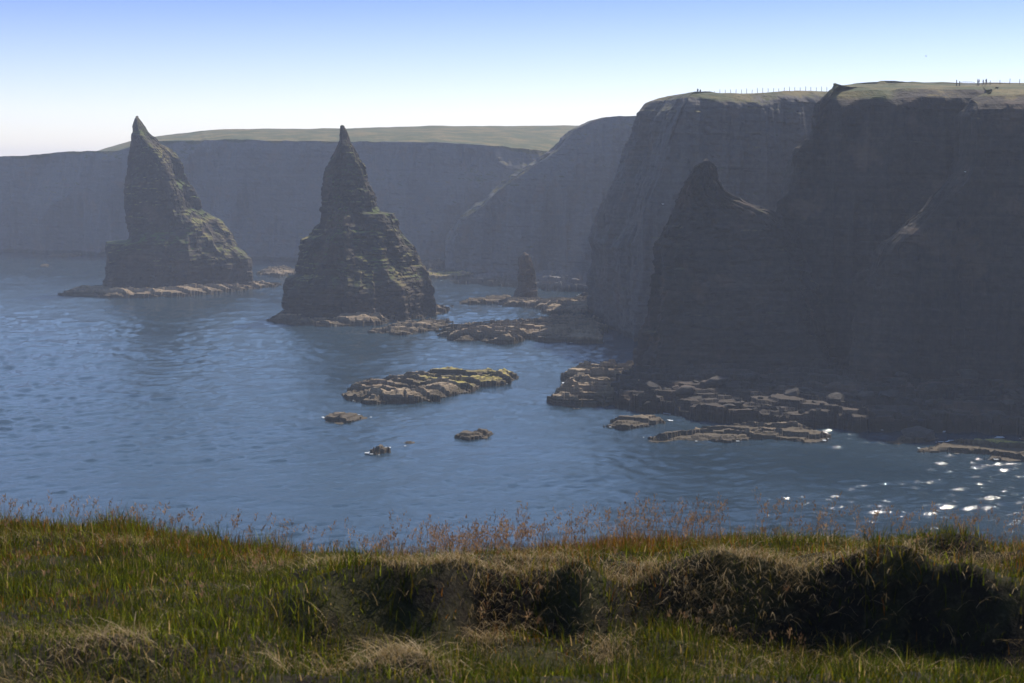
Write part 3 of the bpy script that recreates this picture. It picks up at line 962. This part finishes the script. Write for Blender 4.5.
def fence(label, bv, spots):
    pts = [ground_on(bv, px, d) for px, d in spots]
    r = bpy.data.objects.new('fence', None)
    COL.objects.link(r)
    r.location = pts[0]
    tag(r, label, 'fence')
    for p in pts:
        o = bpy.data.objects.new('post', POST)
        COL.objects.link(o)
        o.parent = r
        o.location = p - pts[0]
        o.rotation_euler = (random.uniform(-.06, .06), random.uniform(-.06, .06), 0)
        o.scale = (1, 1, random.uniform(.85, 1.2))
    segs = []
    for h in (.35, .7, 1.05):
        for a, b in zip(pts, pts[1:]):
            segs.append((a - pts[0] + Vector((0, 0, h)), b - pts[0] + Vector((0, 0, h)), .008))
    link('wire', bar_mesh('wire', segs, .008, 4), WIRE, r)


fence('post and wire fence along the level top of the tall shaded headland', BV3, [(704 + i * 5.35, 415 + .12 * i) for i in range(26)])
fence('post and wire fence behind the walkers at the far right of the cliff top', BV4, [(990 + i * 9.8, 352 + i * .6) for i in range(9)])

# metal gate beside the walkers
GX = [(956.5, 351), (959.5, 350.5), (975, 350)]
gp = [ground_on(BV4, *s) for s in GX]
r = bpy.data.objects.new('gate', None)
COL.objects.link(r)
r.location = gp[0]
tag(r, 'pale barred gate with two dark posts left of the walkers on the cliff top', 'gate')
for p, hh in zip(gp[:2], (1.5, 1.15)):
    o = link('gate_post', bar_mesh('gate_post', [(p - gp[0] + Vector((0, 0, -.2)), p - gp[0] + Vector((0, 0, hh)), .11)], .11), WOOD, r)
a, b = gp[1] - gp[0], gp[2] - gp[0]
segs = []
for h in (.2, .42, .64, .86):
    segs.append((a + Vector((0, 0, h)), b + Vector((0, 0, h)), .025))
arch = [a.lerp(b, k / 8) + Vector((0, 0, .86 + .3 * math.sin(math.pi * k / 8))) for k in range(9)]
segs += [(p0, p1, .03) for p0, p1 in zip(arch, arch[1:])]
for k in range(0, 9):
    q0 = a.lerp(b, k / 8)
    segs.append((q0 + Vector((0, 0, .1)), q0 + Vector((0, 0, .86 + .3 * math.sin(math.pi * k / 8))), .018))
link('gate_bars', bar_mesh('gate_bars', segs, .03), plain('galvanised_bars', (.45, .46, .48), .45, .6), r)


# people: one skinned body each
def person(loc, height, rot, label, jacket, trousers, stride=.14, hair=(.05, .035, .025), group='walkers on the cliff top'):
    s = height / 1.75
    pts = dict(pelvis=(0, 0, .95), waist=(0, 0, 1.1), chest=(0, .01, 1.32), neck=(0, .01, 1.49), head=(0, .03, 1.60), crown=(0, .02, 1.70),
               hl=(.09, 0, .90), kl=(.10, stride * .6, .50), al=(.10, stride, .09), tl=(.11, stride + .17, .04),
               hr=(-.09, 0, .90), kr=(-.10, -stride * .3, .50), ar=(-.10, -stride, .09), tr=(-.11, -stride + .17, .04),
               sl=(.19, 0, 1.40), el=(.26, -.04, 1.12), wl=(.25, .10, .90), fl=(.24, .16, .80),
               sr=(-.19, 0, 1.40), er=(-.26, -.04, 1.12), wr=(-.25, .08, .88), fr=(-.24, .13, .78))
    rad = dict(pelvis=.15, waist=.14, chest=.165, neck=.058, head=.10, crown=.075, hl=.095, kl=.065, al=.045, tl=.04, hr=.095, kr=.065, ar=.045, tr=.04,
               sl=.075, el=.05, wl=.036, fl=.03, sr=.075, er=.05, wr=.036, fr=.03)
    E = [('pelvis', 'waist'), ('waist', 'chest'), ('chest', 'neck'), ('neck', 'head'), ('head', 'crown'), ('pelvis', 'hl'), ('hl', 'kl'), ('kl', 'al'), ('al', 'tl'),
         ('pelvis', 'hr'), ('hr', 'kr'), ('kr', 'ar'), ('ar', 'tr'), ('chest', 'sl'), ('sl', 'el'), ('el', 'wl'), ('wl', 'fl'), ('chest', 'sr'), ('sr', 'er'), ('er', 'wr'), ('wr', 'fr')]
    bm = bmesh.new()
    lay = bm.verts.layers.skin.verify()
    vs = {}
    for k, p in pts.items():
        vv_ = bm.verts.new([c * s for c in p])
        vv_[lay].radius = (rad[k] * s,) * 2
        vv_[lay].use_root = k == 'pelvis'
        vs[k] = vv_
    for e0, e1 in E:
        bm.edges.new((vs[e0], vs[e1]))
    me = bpy.data.meshes.new('person')
    bm.to_mesh(me); bm.free()
    m, nt = new_mat('walker_clothes')
    w = NT(nt)
    zc = w.n('ShaderNodeSeparateXYZ', ins={0: w.n('ShaderNodeTexCoord').outputs['Object']}).outputs[2]
    f = w.math('DIVIDE', zc, height * 1.02)
    rp = w.n('ShaderNodeValToRGB', ins={0: f})
    cr = rp.color_ramp
    cr.interpolation = 'CONSTANT'
    stops = [(0, (.03, .025, .02)), (.06, trousers), (.52, jacket), (.845, (.45, .28, .2)), (.925, hair)]
    while len(cr.elements) < len(stops): cr.elements.new(.5)
    for e_, (p_, c_) in zip(cr.elements, stops):
        e_.position = p_; e_.color = (*c_, 1)
    p_ = w.n('ShaderNodeBsdfPrincipled', ins={'Base Color': rp.outputs[0], 'Roughness': .8})
    nt.links.new(p_.outputs[0], w.n('ShaderNodeOutputMaterial').inputs[0])
    o = link('person', me, m)
    o.modifiers.new('Skin', 'SKIN')
    o.modifiers.new('Subdivision', 'SUBSURF').levels = 1
    o.location = loc
    o.rotation_euler = (0, 0, rot)
    return tag(o, label, 'person', group)


person(ground_on(BV4, 977.6, 349), 1.85, 1.2, 'tall walker in a dark jacket nearest the pale gate', (.03, .03, .04), (.02, .02, .025), .18)
person(ground_on(BV4, 978.9, 350.5), 1.62, 1.0, 'walker in maroon half hidden behind the tall walker by the gate', (.09, .03, .03), (.03, .03, .05), .1)
person(ground_on(BV4, 983.0, 352), 1.5, -1.4, 'middle one of the walkers right of the gate, in black clothes', (.02, .02, .025), (.02, .02, .02), .12)
person(ground_on(BV4, 986.0, 352.5), 1.65, -1.2, 'rightmost of the walkers near the gate, in a dark blue coat', (.025, .03, .06), (.02, .02, .025), .12)
person(ground_on(BV3, 697.8, 413), 1.8, .6, 'left one of two walkers beside the fence end on the tall headland', (.03, .03, .035), (.02, .02, .03), .12)
person(ground_on(BV3, 700.4, 413.5), 1.65, .6, 'right one of two walkers beside the fence end on the tall headland', (.06, .03, .03), (.02, .02, .03), .12)


def gull(loc, span, rot, label, colr, flying):
    """body lofted along its length, wings and tail drawn out of the same mesh"""
    bm = bmesh.new()
    sec = [(-.5, .01, 0), (-.36, .05, .0), (-.2, .10, -.01), (.0, .13, -.015), (.18, .115, .0), (.3, .07, .03), (.38, .065, .05), (.45, .04, .045), (.52, .008, .03)]
    rings = []
    for yy, rr, zz in sec:
        rings.append([bm.verts.new((rr * math.cos(k * math.pi / 5), yy, zz + rr * .9 * math.sin(k * math.pi / 5))) for k in range(10)])
    for r0, r1 in zip(rings, rings[1:]):
        for k in range(10):
            bm.faces.new((r0[k], r0[(k + 1) % 10], r1[(k + 1) % 10], r1[k]))
    bm.faces.new(rings[0][::-1]); bm.faces.new(rings[-1])
    for sgn in (-1, 1):
        if flying:
            prof = [(.1, .14, -.14, .02), (.45, .17, -.10, .16), (.85, .10, -.12, .14), (1.25, -.05, -.14, .02)]
        else:
            prof = [(.10, .2, -.2, .06), (.135, .16, -.4, .02), (.12, .0, -.55, -.02)]
        up = [(bm.verts.new((sgn * xx, a_, zz + .015)), bm.verts.new((sgn * xx, b_, zz))) for xx, a_, b_, zz in prof]
        dn = [(bm.verts.new((sgn * xx, a_, zz - .02)), bm.verts.new((sgn * xx, b_, zz - .012))) for xx, a_, b_, zz in prof]
        for i in range(len(prof) - 1):
            bm.faces.new((up[i][0], up[i + 1][0], up[i + 1][1], up[i][1])); bm.faces.new((dn[i][0], dn[i][1], dn[i + 1][1], dn[i + 1][0]))
            bm.faces.new((up[i][0], dn[i][0], dn[i + 1][0], up[i + 1][0])); bm.faces.new((up[i][1], up[i + 1][1], dn[i + 1][1], dn[i][1]))
        bm.faces.new((up[-1][0], dn[-1][0], dn[-1][1], up[-1][1])); bm.faces.new((up[0][0], up[0][1], dn[0][1], dn[0][0]))
    me = bpy.data.meshes.new('seabird')
    bm.to_mesh(me); bm.free()
    o = link('seabird', me, plain('plumage', colr, .7, 0, .15))
    k = span / (2.5 if flying else 1.0)
    o.scale = (k, k, k); o.location = loc; o.rotation_euler = rot
    return tag(o, label, 'seabird')


x, z = at(926, 56, 330)
gull((x, 330, z), 1.0, (0, .25, 1.1), 'dark seabird flying in the clear sky above the near headland', (.12, .12, .13), True)


def on_face(bv, px, py):
    a_, b_, c_ = ray(px, py)
    hit = bv.ray_cast(Vector((0, 0, EYE)), Vector((a_, b_, c_)).normalized())
    return (hit[0] + hit[1] * .15 if hit[1].y < 0 else hit[0] - hit[1] * .15) if hit[0] else Vector((0, 300, 40))


gull(on_face(BV4, 966, 172), .8, (0, 0, 2.2), 'white seabird perched on the dark near cliff face at the right', (.8, .8, .78), False)
gull(on_face(BV3, 663, 204), .8, (0, 0, 1.8), 'white seabird perched on the tall shaded headland left of the pinnacle', (.8, .8, .78), False)

# ------------------------------------------------------------------ air
me = bpy.data.meshes.new('haze')
bm = bmesh.new()
bmesh.ops.create_cube(bm, size=1)
for v_ in bm.verts:
    v_.co = ((v_.co.x) * 6040, 1500 + v_.co.y * 4240, -3 if v_.co.z < 0 else 92)
bm.to_mesh(me); bm.free()
m, nt = new_mat('sea_haze')
w = NT(nt)
pv = w.n('ShaderNodeVolumePrincipled', ins={'Color': (.74, .82, 1.0, 1), 'Density': .00029, 'Anisotropy': .1})
nt.links.new(pv.outputs[0], w.n('ShaderNodeOutputMaterial').inputs['Volume'])
o = link('haze', me, m)
tag(o, 'thin blue sea haze over the bay', 'haze', kind='stuff')

# ------------------------------------------------------------------ light
world = bpy.data.worlds.new('World')
SC.world = world
world.use_nodes = True
wt = world.node_tree
wt.nodes.clear()
w = NT(wt)
sky = w.n('ShaderNodeTexSky', sky_type='NISHITA')
sky.sun_disc = False
sky.sun_elevation = SUN_EL
sky.sun_rotation = SUN_AZ
sky.altitude = 50
sky.air_density = 1.0
sky.dust_density = .15
sky.ozone_density = 4.0
elev = w.n('ShaderNodeSeparateXYZ', ins={0: w.n('ShaderNodeTexCoord').outputs['Generated']}).outputs[2]
grade = w.ramp(elev, [(0.0, (.98, .87, .88)), (.04, (.90, .80, .89)), (.12, (.42, .445, .80)), (.19, (.95, .93, .97)), (1.0, (1, 1, 1))])
clear = w.n('ShaderNodeMix', data_type='RGBA', blend_type='MULTIPLY', ins={0: 1.0, 6: sky.outputs[0], 7: grade}).outputs[2]
bg = w.n('ShaderNodeBackground', ins={'Color': clear, 'Strength': .132})
wt.links.new(bg.outputs[0], w.n('ShaderNodeOutputWorld').inputs[0])

sl = bpy.data.lights.new('sun', 'SUN')
sl.energy = 4.7
sl.angle = R(.5)
sl.color = (1, .91, .77)
so = bpy.data.objects.new('sun', sl)
COL.objects.link(so)
dirv = Vector((math.sin(SUN_AZ) * math.cos(SUN_EL), math.cos(SUN_AZ) * math.cos(SUN_EL), math.sin(SUN_EL)))
so.rotation_euler = dirv.to_track_quat('Z', 'Y').to_euler()
so.location = dirv * 90

# ------------------------------------------------------------------ camera
cam = bpy.data.cameras.new('camera')
cam.sensor_width = 36
cam.lens = 36 * F / 1024
cam.clip_start, cam.clip_end = .1, 9000
cam.dof.use_dof = True
cam.dof.focus_distance = 400
cam.dof.aperture_fstop = 7.1
co = bpy.data.objects.new('camera', cam)
COL.objects.link(co)
co.location = (0, 0, EYE)
co.rotation_euler = (math.pi / 2 - PITCH, 0, 0)
SC.camera = co

SC.view_settings.view_transform = 'Standard'
SC.view_settings.look = 'None'
SC.view_settings.exposure = .52
SC.view_settings.gamma = 1
SC.cycles.max_bounces = 6
SC.cycles.volume_bounces = 0
SC.cycles.use_denoising = True
